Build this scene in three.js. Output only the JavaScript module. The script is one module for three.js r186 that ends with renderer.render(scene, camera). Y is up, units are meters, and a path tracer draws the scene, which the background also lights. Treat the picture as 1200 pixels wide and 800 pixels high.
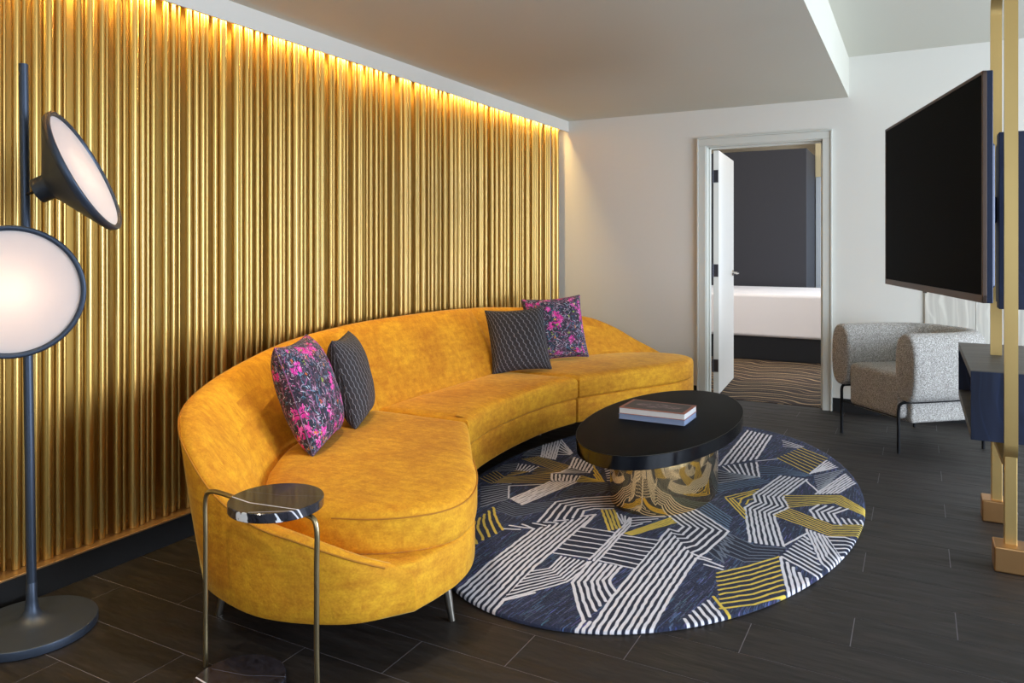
import * as THREE from 'three';
import { RoundedBoxGeometry } from 'three/addons/geometries/RoundedBoxGeometry.js';
import { mergeGeometries, mergeVertices, toCreasedNormals } from 'three/addons/utils/BufferGeometryUtils.js';
import { RectAreaLightUniformsLib } from 'three/addons/lights/RectAreaLightUniformsLib.js';

// ------------------------------------------------------------------ camera, sky, light, exposure
const scene = new THREE.Scene();
const FOCAL = 880, HORIZON = 288, YAW = Math.atan(475 / 880), EYE = new THREE.Vector3(2.754, 1.25, 6.17);
const camera = new THREE.PerspectiveCamera(2 * Math.atan(400 / FOCAL) * 180 / Math.PI, 1.5, 0.05, 100);
camera.position.copy(EYE);
camera.rotation.y = YAW;
camera.setViewOffset(1200, 800, 0, 400 - HORIZON, 1200, 800);
camera.updateProjectionMatrix();
const renderer = new THREE.WebGLRenderer({ antialias: true });
renderer.toneMapping = THREE.LinearToneMapping;
renderer.toneMappingExposure = 1.16;
renderer.shadowMap.enabled = true;
RectAreaLightUniformsLib.init();
scene.background = new THREE.Color().setRGB(0.75, 0.9, 1.15);

function areaLight(name, w, h, pos, target, rgb, intensity) {
  const l = new THREE.RectAreaLight(new THREE.Color().setRGB(...rgb), intensity, w, h);
  l.name = name; l.position.set(...pos); l.lookAt(...target); scene.add(l);
  return l;
}
const DAY = [0.86, 0.98, 1.14];
areaLight('window_daylight', 2.3, 2.3, [6.96, 1.265, 2.25], [0, 1.265, 2.25], DAY, 11.5);       // right-hand windows
areaLight('window_daylight_near', 1.3, 2.3, [6.96, 1.265, 4.25], [0, 1.265, 4.25], DAY, 11.5);
areaLight('window_daylight_front', 2.6, 1.9, [3.4, 1.35, 7.96], [3.4, 1.35, 0], DAY, 1.3);    // window behind the camera
areaLight('window_daylight_bedroom', 2.4, 1.7, [4.2, 1.45, -3.0], [0, 1.45, -3.0], DAY, 8); // bedroom window

// ------------------------------------------------------------------ helpers
let seed = 12345;
const rnd = () => { seed |= 0; seed = seed + 0x6D2B79F5 | 0; let t = Math.imul(seed ^ seed >>> 15, 1 | seed); t = t + Math.imul(t ^ t >>> 7, 61 | t) ^ t; return ((t ^ t >>> 14) >>> 0) / 4294967296; };
const R = (a, b) => a + (b - a) * rnd();
const V = (x, y, z) => new THREE.Vector3(x, y, z);
const lerp = (a, b, t) => a + (b - a) * t;
const clamp = (x, a = 0, b = 1) => Math.min(b, Math.max(a, x));
const smooth = (x) => { x = clamp(x); return x * x * (3 - 2 * x); };
const taken = {};
function numbered(n) { if (!(n in taken)) { taken[n] = 0; return n; } taken[n]++; return n + '_' + String(taken[n]).padStart(3, '0'); }
function mesh(name, geo, mat, parent) {
  const m = new THREE.Mesh(Array.isArray(geo) ? merge(geo) : geo, mat);
  m.castShadow = m.receiveShadow = true;
  m.name = parent ? name : numbered(name);
  (parent || scene).add(m);
  return m;
}
function merge(list) { return mergeGeometries(list.map(g => { const n = g.index ? g.toNonIndexed() : g; for (const k of Object.keys(n.attributes)) if (!['position', 'normal', 'uv'].includes(k)) n.deleteAttribute(k); return n; })); }
function thing(name, label, category, pos = [0, 0, 0], turn = 0, group) {
  const g = new THREE.Group(); g.name = numbered(name); g.position.set(...pos); g.rotation.y = turn;
  g.userData = { label, category }; if (group) g.userData.group = group;
  scene.add(g); return g;
}
function tag(o, label, category, group) { o.userData.label = label; o.userData.category = category; if (group) o.userData.group = group; return o; }
function struct(name, geo, mat, label, category) { const m = mesh(name, geo, mat); m.userData = { kind: 'structure', label, category }; return m; }
// uv in metres, chosen by the way each face points
function uvBox(geo, s = 1, off = [0, 0]) {
  const g = geo.index ? geo.toNonIndexed() : geo; const p = g.attributes.position, n = g.attributes.normal; const uv = new Float32Array(p.count * 2);
  for (let i = 0; i < p.count; i += 3) {
    let ax = 0, ay = 0, az = 0;
    for (let k = 0; k < 3; k++) { ax += Math.abs(n.getX(i + k)); ay += Math.abs(n.getY(i + k)); az += Math.abs(n.getZ(i + k)); }
    for (let k = 0; k < 3; k++) {
      const x = p.getX(i + k), y = p.getY(i + k), z = p.getZ(i + k);
      let u, v;
      if (ay >= ax && ay >= az) { u = x; v = z; } else if (ax >= az) { u = z; v = y; } else { u = x; v = y; }
      uv[(i + k) * 2] = u * s + off[0]; uv[(i + k) * 2 + 1] = v * s + off[1];
    }
  }
  g.setAttribute('uv', new THREE.BufferAttribute(uv, 2)); return g;
}
const box = (x0, x1, y0, y1, z0, z1) => uvBox(new THREE.BoxGeometry(x1 - x0, y1 - y0, z1 - z0).translate((x0 + x1) / 2, (y0 + y1) / 2, (z0 + z1) / 2));
const rbox = (x0, x1, y0, y1, z0, z1, r = 0.004, seg = 2) => uvBox(new RoundedBoxGeometry(x1 - x0, y1 - y0, z1 - z0, seg, Math.min(r, (x1 - x0) / 2.01, (y1 - y0) / 2.01, (z1 - z0) / 2.01)).translate((x0 + x1) / 2, (y0 + y1) / 2, (z0 + z1) / 2));
function tube(pts, r, seg = 24, rad = 12, closed = false) {
  const c = new THREE.CatmullRomCurve3(pts.map(p => V(...p)), closed, 'centripetal');
  const t = new THREE.TubeGeometry(c, seg, r, rad, closed);
  if (closed) return t;
  const caps = [0, 1].map(e => { const d = c.getTangent(e).multiplyScalar(e ? 1 : -1); const k = new THREE.CircleGeometry(r, rad); k.applyQuaternion(new THREE.Quaternion().setFromUnitVectors(V(0, 0, 1), d)); const q = c.getPoint(e); return k.translate(q.x, q.y, q.z); });
  return merge([t, ...caps]);
}
function rod(a, b, r0, r1 = r0, seg = 16) {
  const A = V(...a), B = V(...b), d = B.clone().sub(A), L = d.length();
  const g = new THREE.CylinderGeometry(r1, r0, L, seg); g.translate(0, L / 2, 0);
  g.applyQuaternion(new THREE.Quaternion().setFromUnitVectors(V(0, 1, 0), d.normalize())); return g.translate(...a);
}
const lathe = (pts, seg = 48) => new THREE.LatheGeometry(pts.map(p => new THREE.Vector2(...p)), seg);
// a prism over a plan outline [[x, z], ...] whose walls follow profile [[inset, y], ...] from the bottom up
function prism(poly, profile, bottom = true) {
  let area = 0; const n = poly.length;
  for (let i = 0; i < n; i++) { const a = poly[i], b = poly[(i + 1) % n]; area += a[0] * b[1] - b[0] * a[1]; }
  if (area < 0) poly = poly.slice().reverse();
  const nor = poly.map((p, i) => { const a = poly[(i + n - 1) % n], b = poly[(i + 1) % n]; const e1 = [p[0] - a[0], p[1] - a[1]], e2 = [b[0] - p[0], b[1] - p[1]]; const l1 = Math.hypot(...e1) || 1, l2 = Math.hypot(...e2) || 1; let nx = -(e1[1] / l1 + e2[1] / l2), nz = e1[0] / l1 + e2[0] / l2; const l = Math.hypot(nx, nz) || 1; nx /= l; nz /= l; const c = Math.max(0.5, -nx * e1[1] / l1 + nz * e1[0] / l1); return [nx / c, nz / c]; });
  const pos = [], idx = [];
  for (const [ins, y] of profile) for (let i = 0; i < n; i++) pos.push(poly[i][0] + nor[i][0] * ins, y, poly[i][1] + nor[i][1] * ins);
  const m = profile.length;
  for (let k = 0; k < m - 1; k++) for (let i = 0; i < n; i++) { const j = (i + 1) % n, a = k * n + i, b = k * n + j, c = (k + 1) * n + i, d = (k + 1) * n + j; idx.push(a, c, b, b, c, d); }
  const tri = (ring) => THREE.ShapeUtils.triangulateShape(Array.from({ length: n }, (_, i) => new THREE.Vector2(pos[(ring * n + i) * 3], pos[(ring * n + i) * 3 + 2])), []);
  for (const [a, b, c] of tri(m - 1)) idx.push((m - 1) * n + a, (m - 1) * n + c, (m - 1) * n + b);
  if (bottom) for (const [a, b, c] of tri(0)) idx.push(a, b, c);
  const g = new THREE.BufferGeometry(); g.setAttribute('position', new THREE.Float32BufferAttribute(pos, 3)); g.setIndex(idx); g.computeVertexNormals();
  return uvBox(toCreasedNormals(g, 0.9));
}
// rings of points joined into a surface (each ring the same length)
function loft(rings, closedRing = true, capEnds = true, crease = 0.9) {
  const n = rings[0].length, pos = [], idx = [];
  for (const r of rings) for (const p of r) pos.push(p[0], p[1], p[2]);
  for (let k = 0; k < rings.length - 1; k++) for (let i = 0; i < (closedRing ? n : n - 1); i++) { const j = (i + 1) % n, a = k * n + i, b = k * n + j, c = a + n, d = b + n; idx.push(a, b, c, b, d, c); }
  if (capEnds) for (const e of [0, rings.length - 1]) {
    const c = [0, 0, 0]; for (const p of rings[e]) for (let q = 0; q < 3; q++) c[q] += p[q] / n; const at = pos.length / 3; pos.push(...c);
    for (let i = 0; i < n; i++) { const a = e * n + i, b = e * n + (i + 1) % n; e ? idx.push(a, b, at) : idx.push(b, a, at); }
  }
  const g = new THREE.BufferGeometry(); g.setAttribute('position', new THREE.Float32BufferAttribute(pos, 3)); g.setIndex(idx); g.computeVertexNormals();
  return uvBox(crease ? toCreasedNormals(g, crease) : g);
}
const spline = (pts, n, closed = false) => new THREE.CatmullRomCurve3(pts.map(p => V(p[0], 0, p[1])), closed, 'centripetal').getSpacedPoints(n).map(p => [p.x, p.z]);

// ------------------------------------------------------------------ textures
function hash(x, y, s) { let h = Math.imul(x, 374761393) + Math.imul(y, 668265263) + Math.imul(s, 974711); h = Math.imul(h ^ h >>> 13, 1274126177); return ((h ^ h >>> 16) >>> 0) / 4294967296; }
function noise(x, y, px, py, s) {   // value noise, periodic with px, py
  const xi = Math.floor(x), yi = Math.floor(y), fx = x - xi, fy = y - yi, u = fx * fx * (3 - 2 * fx), v = fy * fy * (3 - 2 * fy);
  const w = (a, b) => hash(((a % px) + px) % px, ((b % py) + py) % py, s);
  return lerp(lerp(w(xi, yi), w(xi + 1, yi), u), lerp(w(xi, yi + 1), w(xi + 1, yi + 1), u), v);
}
function fbm(u, v, fx, fy, oct, s) { let a = 0, w = 0.5, t = 0; for (let k = 0; k < oct; k++) { a += w * noise(u * fx, v * fy, fx, fy, s + k * 17); t += w; w *= 0.5; fx *= 2; fy *= 2; } return a / t; }
function tex(size, fn, srgb = true, repeat = 1, sy = size) {
  const d = new Uint8Array(size * sy * 4);
  for (let j = 0; j < sy; j++) for (let i = 0; i < size; i++) { const c = fn(i / size, j / sy, i, j); const k = (j * size + i) * 4; const a = Array.isArray(c) ? c : [c, c, c]; for (let q = 0; q < 3; q++) d[k + q] = clamp(a[q]) * 255; d[k + 3] = 255; }
  const t = new THREE.DataTexture(d, size, sy); t.wrapS = t.wrapT = THREE.RepeatWrapping; t.magFilter = THREE.LinearFilter; t.minFilter = THREE.LinearMipmapLinearFilter; t.generateMipmaps = true;
  if (srgb) t.colorSpace = THREE.SRGBColorSpace; t.repeat.set(repeat, repeat); t.needsUpdate = true; return t;
}
const mixc = (a, b, t) => a.map((x, i) => lerp(x, b[i], clamp(t)));
const hex = (h) => [(h >> 16 & 255) / 255, (h >> 8 & 255) / 255, (h & 255) / 255];
const std = (o) => new THREE.MeshStandardMaterial(o), phys = (o) => new THREE.MeshPhysicalMaterial(o);

const plasterBump = tex(256, (u, v) => 0.5 + 0.5 * (fbm(u, v, 24, 24, 3, 5) - 0.5), false);
const M = {};
M.wall = std({ color: 0xd9d6cd, roughness: 0.9, bumpMap: plasterBump, bumpScale: 0.0006 });
M.ceiling = std({ color: 0xd3d1c4, roughness: 0.95, bumpMap: plasterBump, bumpScale: 0.0005 });
M.trimWhite = std({ color: 0xcfcfc6, roughness: 0.5 });
M.doorWhite = std({ color: 0xe2ded6, roughness: 0.45 });
M.black = std({ color: 0x0b0b0d, roughness: 0.5 });
M.blackMetal = std({ color: 0x15161a, roughness: 0.45, metalness: 0.6 });
M.chrome = std({ color: 0xd0ccc8, roughness: 0.18, metalness: 1 });
M.steel = std({ color: 0xa8a298, roughness: 0.28, metalness: 1 });
M.hinge = std({ color: 0x4a4a52, roughness: 0.3, metalness: 0.9 });

// gold rods: satin brass paint with faint lengthwise brushing
const brush = tex(256, (u, v) => 0.35 + 0.25 * fbm(u, v, 64, 2, 3, 31), false);
M.rod = [[0.58, 0.37, 0.095], [0.55, 0.35, 0.088], [0.61, 0.39, 0.105]].map(c => phys({ color: new THREE.Color().setRGB(...c), metalness: 0.85, roughness: 0.34, clearcoat: 0.6, clearcoatRoughness: 0.18 }));
M.rodBack = std({ color: new THREE.Color().setRGB(0.58, 0.37, 0.095), metalness: 0.9, roughness: 0.45 });
M.ledge = std({ color: new THREE.Color().setRGB(0.50, 0.30, 0.13), metalness: 0.8, roughness: 0.4 });
M.goldMirror = std({ color: new THREE.Color().setRGB(0.90, 0.66, 0.33), metalness: 1, roughness: 0.06 });
M.goldBar = std({ color: new THREE.Color().setRGB(0.66, 0.46, 0.18), metalness: 0.9, roughness: 0.46, bumpMap: brush, bumpScale: 0.0002 });
M.copper = std({ color: new THREE.Color().setRGB(0.62, 0.34, 0.14), metalness: 0.95, roughness: 0.38 });
M.brassTube = std({ color: new THREE.Color().setRGB(0.52, 0.42, 0.24), metalness: 1, roughness: 0.3 });

// dark stained oak planks
function plankTex(s) {
  return tex(512, (u, v) => { const warp = fbm(u, v, 3, 3, 3, s) * 0.25; const g = fbm(u, v + warp, 4, 48, 4, s + 3), f = fbm(u, v, 24, 160, 2, s + 9); const k = 0.6 * g + 0.4 * f; return mixc([0.10, 0.087, 0.083], [0.205, 0.178, 0.168], (k - 0.3) * 1.8); });
}
const plankBump = tex(512, (u, v) => 0.55 * fbm(u, v + fbm(u, v, 3, 3, 2, 9) * 0.2, 5, 60, 4, 41) + 0.45 * fbm(u, v, 30, 180, 2, 47), false);
const plankRough = tex(256, (u, v) => 0.40 + 0.30 * fbm(u, v, 6, 60, 4, 77), false);
M.plank = [1, 2, 3, 4].map(s => { const b = plankTex(100 * s); return std({ map: b, bumpMap: plankBump, bumpScale: 0.0009, roughnessMap: plankRough, roughness: 1, metalness: 0 }); });
M.grout = std({ color: 0x8d8993, roughness: 0.9 });

// amber velvet: nap brushed this way and that
const velvetTex = tex(1024, (u, v) => {
  const big = fbm(u, v, 4, 4, 5, 211), fine = fbm(u, v, 40, 40, 4, 223), thread = fbm(u, v, 256, 256, 2, 227), streak = fbm(u, v, 12, 90, 3, 231);
  const k = 0.5 + (big - 0.5) * 0.8 + (fine - 0.5) * 0.7 + (thread - 0.5) * 0.5 + (streak - 0.5) * 0.45;
  return mixc([0.77, 0.485, 0.05], [0.95, 0.715, 0.15], k);
});
const velvetBump = tex(512, (u, v) => 0.6 * fbm(u, v, 8, 8, 5, 241) + 0.4 * fbm(u, v, 128, 128, 2, 247), false);
M.velvet = phys({ map: velvetTex, bumpMap: velvetBump, bumpScale: 0.0022, roughness: 0.85, sheen: 1.0, sheenRoughness: 0.4, sheenColor: new THREE.Color().setRGB(1.0, 0.80, 0.30) });
M.piping = phys({ color: 0xb97a1c, roughness: 0.8, sheen: 0.6, sheenRoughness: 0.4, sheenColor: new THREE.Color().setRGB(0.9, 0.6, 0.2) });

// boucle tweed of the armchair
const tweed = tex(512, (u, v, i, j) => { const a = noise(u * 150, v * 60, 150, 60, 301), b = noise(u * 60, v * 150, 60, 150, 303), c = hash(i >> 1, j >> 1, 307); const k = (((i >> 2) + (j >> 2)) & 1) ? a : b; const t = 0.62 * k + 0.38 * c; return t > 0.62 ? mixc([0.72, 0.71, 0.69], [0.90, 0.89, 0.87], (t - 0.62) * 4) : mixc([0.24, 0.225, 0.215], [0.70, 0.68, 0.65], t / 0.62); });
M.tweed = phys({ map: tweed, bumpMap: tex(512, (u, v) => fbm(u, v, 80, 80, 3, 311), false), bumpScale: 0.003, roughness: 0.95, sheen: 0.3, sheenRoughness: 0.6, sheenColor: new THREE.Color(0.5, 0.5, 0.5) });
for (const k of ['map', 'bumpMap']) M.tweed[k].repeat.set(3.2, 3.2);

// woods of the console and the TV panel
const navyWood = tex(512, (u, v) => { const w = fbm(u, v, 2, 2, 3, 401) * 0.35; const g = fbm(u + w, v, 40, 3, 4, 405), line = Math.abs(Math.sin((u + w + 0.15 * fbm(u, v, 2, 3, 2, 9)) * 38)); return mixc([0.09, 0.135, 0.245], [0.18, 0.245, 0.39], 0.7 * g + 0.35 * (1 - Math.min(1, line * 4)) - 0.1); });
M.navyWood = std({ map: navyWood, roughness: 0.6, bumpMap: navyWood, bumpScale: 0.0006 });
const greyOak = tex(512, (u, v) => { const w = fbm(u, v, 2, 2, 3, 421) * 0.3; const g = fbm(u, v + w, 3, 50, 4, 425); return mixc([0.22, 0.195, 0.165], [0.36, 0.33, 0.29], g); });
M.greyOak = std({ map: greyOak, roughness: 0.5, bumpMap: greyOak, bumpScale: 0.0004 });
const paleWood = tex(512, (u, v) => { const w = fbm(u, v, 3, 2, 4, 441) * 0.18; const l = Math.sin((u + w) * 90 + 4 * fbm(u, v, 6, 2, 3, 443)); const g = fbm(u + w * 0.3, v, 70, 3, 3, 445); return mixc([0.70, 0.68, 0.64], [0.86, 0.845, 0.80], 0.5 + 0.4 * Math.pow(Math.max(0, l), 4) + (g - 0.5) * 0.9); });
M.paleWood = std({ map: paleWood, roughness: 0.55 });

// ------------------------------------------------------------------ the room shell
const Z1 = 8.0, XR = 7.0, SOFF = 2.366, CEIL = 2.668, EDGE = 2.30;
// floor: pale joints below, one board per plank above
const floor = struct('floor', [box(-0.32, XR + 0.2, -0.12, -0.0011, -0.07, Z1 + 0.2)], M.grout, 'dark stained plank floor laid in staggered rows with pale joints', 'floor');
{
  const PW = 0.2035, PL = 0.895, gap = 0.0030, z0 = 4.418;
  const shared = M.plank.map((_, k) => k);
  for (let k = -6; k <= 21; k++) {
    const za = Math.max(-0.065, z0 - PW * (k + 1)), zb = z0 - PW * k;
    if (zb - za < 0.03) continue;
    let x = 0.48 + 0.2985 * k; x -= Math.ceil((x + 0.0) / PL) * PL;
    for (; x < 5.5; x += PL) {
      const xa = Math.max(x, 0.0), xb = Math.min(x + PL, 5.5); if (xb - xa < 0.02) continue;
      const g = uvBox(new THREE.BoxGeometry(xb - xa - gap, 0.02, zb - za - gap).translate((xa + xb) / 2, -0.01, (za + zb) / 2), 1, [R(0, 4), R(0, 4)]);
      mesh('plank', g, M.plank[Math.floor(rnd() * shared.length)], floor);
    }
  }
  mesh('plank_field', [box(0, XR, -0.02, 0, z0 + PW * 6 + gap, Z1), box(5.503, XR, -0.02, 0, 0, z0 + PW * 6)], M.plank[0], floor);
}
struct('wall_left', box(-0.32, -0.18, 0, 2.9, -0.14, Z1 + 0.2), M.wall, 'pale grey plaster wall behind the brass rod panel', 'wall');
const DX0 = 1.235, DX1 = 2.13, DH = 2.075;
struct('wall_back', [box(-0.18, DX0, 0, 2.9, -0.14, 0), box(DX1, XR, 0, 2.9, -0.14, 0), box(DX0, DX1, DH, 2.9, -0.14, 0)], M.wall, 'pale grey plaster wall with the open bedroom door', 'wall');
// right wall with two window openings, wall behind the camera with one
const WY0 = 0.08, WY1 = 2.45;
struct('wall_right', [box(XR, XR + 0.2, 0, WY0, -0.14, Z1), box(XR, XR + 0.2, WY1, 2.9, -0.14, Z1), box(XR, XR + 0.2, WY0, WY1, -0.14, 1.05), box(XR, XR + 0.2, WY0, WY1, 3.45, 3.55), box(XR, XR + 0.2, WY0, WY1, 4.95, Z1)], M.wall, 'pale plaster wall with two wide windows', 'wall');
struct('wall_front', [box(-0.1, XR + 0.2, 0, WY0, Z1, Z1 + 0.2), box(-0.1, XR + 0.2, WY1, 2.9, Z1, Z1 + 0.2), box(-0.1, 2.05, WY0, WY1, Z1, Z1 + 0.2), box(4.75, XR + 0.2, WY0, WY1, Z1, Z1 + 0.2)], M.wall, 'pale plaster wall with one wide window facing the door', 'wall');
function windowUnit(n, a, b, alongZ, at, label) {
  const g = new THREE.Group(); g.name = 'window_' + n; g.userData = { kind: 'structure', label, category: 'window' }; scene.add(g);
  const mk = (s0, s1, y0, y1, t0 = 0.06, t1 = 0.12) => alongZ ? rbox(at + t0, at + t1, y0, y1, s0, s1, 0.004) : rbox(s0, s1, y0, y1, at + t0, at + t1, 0.004);
  mesh('window_frame', [mk(a, b, WY0, WY0 + 0.05), mk(a, b, WY1 - 0.05, WY1), mk(a, a + 0.05, WY0, WY1), mk(b - 0.05, b, WY0, WY1), mk((a + b) / 2 - 0.02, (a + b) / 2 + 0.02, WY0, WY1)], M.blackMetal, g);
  const glass = phys({ color: 0xffffff, roughness: 0, transmission: 1, thickness: 0, ior: 1.45 });
  for (const [s0, s1] of [[a + 0.05, (a + b) / 2 - 0.02], [(a + b) / 2 + 0.02, b - 0.05]]) mesh('pane', mk(s0, s1, WY0 + 0.05, WY1 - 0.05, 0.088, 0.092), glass, g);
}
windowUnit(1, 1.05, 3.45, true, XR, 'wide black framed window beside the rug end of the right wall');
windowUnit(2, 3.55, 4.95, true, XR, 'wide black framed window at the far end of the right wall');
windowUnit(3, 2.05, 4.75, false, Z1, 'wide black framed window facing the bedroom door');
// ceiling: lower soffit over the sofa, higher field beyond its edge
struct('ceiling', [box(-0.32, EDGE, SOFF, 2.75, 0, Z1), box(EDGE - 0.01, XR + 0.2, CEIL, 2.95, 0, Z1 + 0.2)], M.ceiling, 'pale ceiling with a lowered soffit above the sofa', 'ceiling');
const fas = struct('trim_1', box(-0.012, 0.0, 2.270, SOFF, 0.0, Z1), M.wall, 'flat pale fascia hiding the light cove above the brass rods', 'trim');
struct('baseboard_left', box(-0.18, 0.0, 0.0, 0.100, 0.0, Z1), M.black, 'tall black baseboard under the brass rod panel', 'baseboard');
struct('baseboard_back', [box(-0.07, 1.165, 0, 0.10, 0, 0.012), box(2.19, XR, 0, 0.10, 0, 0.012)], M.black, 'low black baseboard along the wall with the door', 'baseboard');
// door lining and casing
struct('trim_2', [
  rbox(1.172, 1.232, 0, 2.0655, 0, 0.018, 0.003), rbox(2.118, 2.175, 0, 2.0655, 0, 0.018, 0.003), rbox(1.172, 2.175, 2.066, 2.1225, 0, 0.018, 0.003),
  rbox(1.16, 1.172, 0, 2.1225, 0, 0.026, 0.003), rbox(2.175, 2.187, 0, 2.1225, 0, 0.026, 0.003), rbox(1.16, 2.187, 2.123, 2.135, 0, 0.026, 0.003),
  box(1.225, 1.24, 0, DH, -0.14, 0.002), box(2.115, 2.135, 0, DH, -0.14, 0.002), box(1.225, 2.135, 2.058, DH + 0.005, -0.14, 0.002),
  box(2.10, 2.12, 0, 2.06, -0.09, -0.05), box(1.24, 2.12, 2.045, 2.06, -0.09, -0.05), box(1.24, 1.252, 0, 2.06, -0.085, -0.05)], M.trimWhite, 'pale painted door casing and lining around the bedroom doorway', 'door casing');

// ------------------------------------------------------------------ brass rod panel with its light cove
{
  const t = thing('rod_wall_panel', 'wall panel of upright satin brass rods of mixed thickness behind the sofa', 'wall panel', [0, 0, 0]);
  mesh('backing', box(-0.18, -0.168, 0.10, 2.36, 0.10, 6.6), M.rodBack, t);
  mesh('ledge', rbox(-0.169, 0.002, 0.098, 0.106, 0.10, 6.6, 0.002), M.ledge, t);
  const kinds = { L: [0.0195, -0.052], M: [0.0135, -0.056], N: [0.0125, -0.070], S: [0.008, -0.060], T: [0.007, -0.080] };
  const geos = {}; for (const k in kinds) geos[k] = new THREE.CylinderGeometry(kinds[k][0], kinds[k][0], 2.25, k === 'L' ? 14 : 12, 1);
  const words = ['LMSM', 'TMSN', 'LMTM', 'NMSLT', 'MMTN', 'LSMTM', 'MNSM'];
  let z = 0.118, seq = '', n = 0;
  while (z < 5.3) {
    if (!seq.length) seq = words[Math.floor(rnd() * words.length)];
    const k = seq[0]; seq = seq.slice(1); const [r, x] = kinds[k];
    z += r; const m = mesh('rod', geos[k], M.rod[Math.floor(rnd() * 3)], t); m.position.set(x, 1.231 + 0.001, z); z += r + (k === 'T' || rnd() < 0.25 ? R(0.014, 0.024) : R(0.006, 0.011)); n++;
  }
  console.log('rods', n);
  const led = mesh('led_strip', box(-0.030, -0.0125, 2.302, 2.309, 0.1, 6.5), std({ color: 0xffe0a0, emissive: new THREE.Color().setRGB(1, 0.62, 0.2), emissiveIntensity: 4 }));
  tag(led, 'thin warm light strip tucked behind the fascia above the rods', 'light strip');
  areaLight('led_strip_light', 6.3, 0.014, [-0.0215, 2.300, 3.3], [-0.03, 1.0, 3.3], [1, 0.68, 0.25], 140);
}

// recessed downlights in the soffit over the near end of the sofa and behind it
for (const [x, z, lab] of [[0.95, 4.0, 'small round recessed downlight in the soffit over the near sofa end'], [0.95, 5.7, 'small round recessed downlight in the soffit over the bare floor by the lamp']]) {
  const l = thing('downlight', lab, 'downlight', [x, SOFF, z], 0, 'recessed downlights in the soffit');
  mesh('bezel', lathe([[0.040, -0.001], [0.046, -0.004], [0.054, -0.004], [0.056, 0.0], [0.040, 0.0]], 40), M.trimWhite, l);
  mesh('lens', lathe([[0, -0.0015], [0.040, -0.0015], [0.040, 0], [0, 0]], 32), std({ color: 0xfff0d8, emissive: new THREE.Color().setRGB(1, 0.82, 0.58), emissiveIntensity: 4 }), l);
  const p = new THREE.SpotLight(new THREE.Color().setRGB(1, 0.86, 0.66), 3.4, 0, 0.95, 0.9, 2); p.position.set(0, -0.012, 0); p.target.position.set(0, -2, 0); p.castShadow = true; p.shadow.radius = 2; l.add(p); l.add(p.target);
}

// ------------------------------------------------------------------ door leaf
{
  const g = new THREE.Group(); g.name = 'door_1'; g.userData = { kind: 'structure', label: 'white flush door standing open into the bedroom', category: 'door' }; scene.add(g);
  g.position.set(1.256, 0, -0.142); g.rotation.y = Math.PI / 2 + 0.07;
  // local +x runs along the leaf away from the hinges, local +z is the face towards the doorway
  mesh('leaf', rbox(0.004, 0.86, 0.012, 2.045, 0.0, 0.045, 0.003), M.doorWhite, g);
  for (const y of [1.83, 1.045, 0.253]) {
    const h = mesh('hinge', [rbox(-0.002, 0.004, y - 0.052, y + 0.052, 0.004, 0.040, 0.001), rod([-0.002, y - 0.055, -0.004], [-0.002, y + 0.055, -0.004], 0.007, 0.007, 10), rod([-0.0025, y + 0.03, 0.015], [0.002, y + 0.03, 0.015], 0.004), rod([-0.0025, y - 0.03, 0.03], [0.002, y - 0.03, 0.03], 0.004)], M.hinge, g);
    h.userData.label = 'dark metal hinge with screw heads';
  }
  const hd = mesh('handle', [rod([0.79, 1.0, 0.045], [0.79, 1.0, 0.055], 0.027, 0.025, 24), rod([0.79, 1.0, 0.05], [0.79, 1.0, 0.095], 0.010), tube([[0.79, 1.0, 0.092], [0.77, 1.0, 0.098], [0.72, 1.0, 0.098], [0.68, 1.0, 0.094]], 0.009, 16, 10)], M.chrome, g);
  hd.userData.label = 'polished chrome lever handle';
}

// ------------------------------------------------------------------ bedroom beyond the door
struct('wall_bedroom_back', box(-1.4, 4.4, 0, 2.8, -5.3, -5.15), std({ color: 0xcdbfa6, roughness: 0.9 }), 'beige bedroom wall behind the dark cabinet', 'wall');
struct('wall_bedroom_left', box(-1.4, -1.25, 0, 2.8, -5.15, -0.14), M.wall, 'pale wall on the hinge side of the bedroom', 'wall');
struct('wall_bedroom_right', [box(4.25, 4.4, 0, 0.55, -5.15, -0.14), box(4.25, 4.4, 2.35, 2.8, -5.15, -0.14), box(4.25, 4.4, 0.55, 2.35, -5.15, -4.25), box(4.25, 4.4, 0.55, 2.35, -1.75, -0.14)], M.wall, 'pale bedroom wall with its window opening', 'wall');
struct('ceiling_bedroom', box(-1.4, 4.4, 2.72, 2.85, -5.3, -0.14), std({ color: 0xcfc4b0, roughness: 0.9 }), 'beige bedroom ceiling', 'ceiling');
{
  const carpet = tex(512, (u, v) => { const w = 0.05 * Math.sin(u * Math.PI * 4 + 3 * fbm(u, v, 3, 3, 2, 501)) + 0.06 * fbm(u, v, 3, 4, 3, 503); const s = (v + w) * 6; const f = s - Math.floor(s); const rowShade = hash(((Math.floor(s) % 6) + 6) % 6, 3, 5); const line = f < 0.16 || (f > 0.5 && f < 0.5 + 0.10 * noise(u * 4, v * 6, 4, 6, 515)) ? 1 : 0; const grain = hash(Math.floor(u * 512), Math.floor(v * 512), 507); const base = mixc([0.13, 0.085, 0.06], [0.25, 0.165, 0.105], 0.6 * rowShade + 0.4 * grain); return line ? mixc([0.55, 0.44, 0.30], [0.74, 0.63, 0.47], grain) : base; });
  carpet.repeat.set(0.9, 0.9);
  struct('floor_bedroom', box(-1.4, 4.4, -0.12, 0.004, -5.3, -0.066), std({ map: carpet, bumpMap: carpet, bumpScale: 0.003, roughness: 1 }), 'brown bedroom carpet with pale wavy lines', 'carpet');
}
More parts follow.
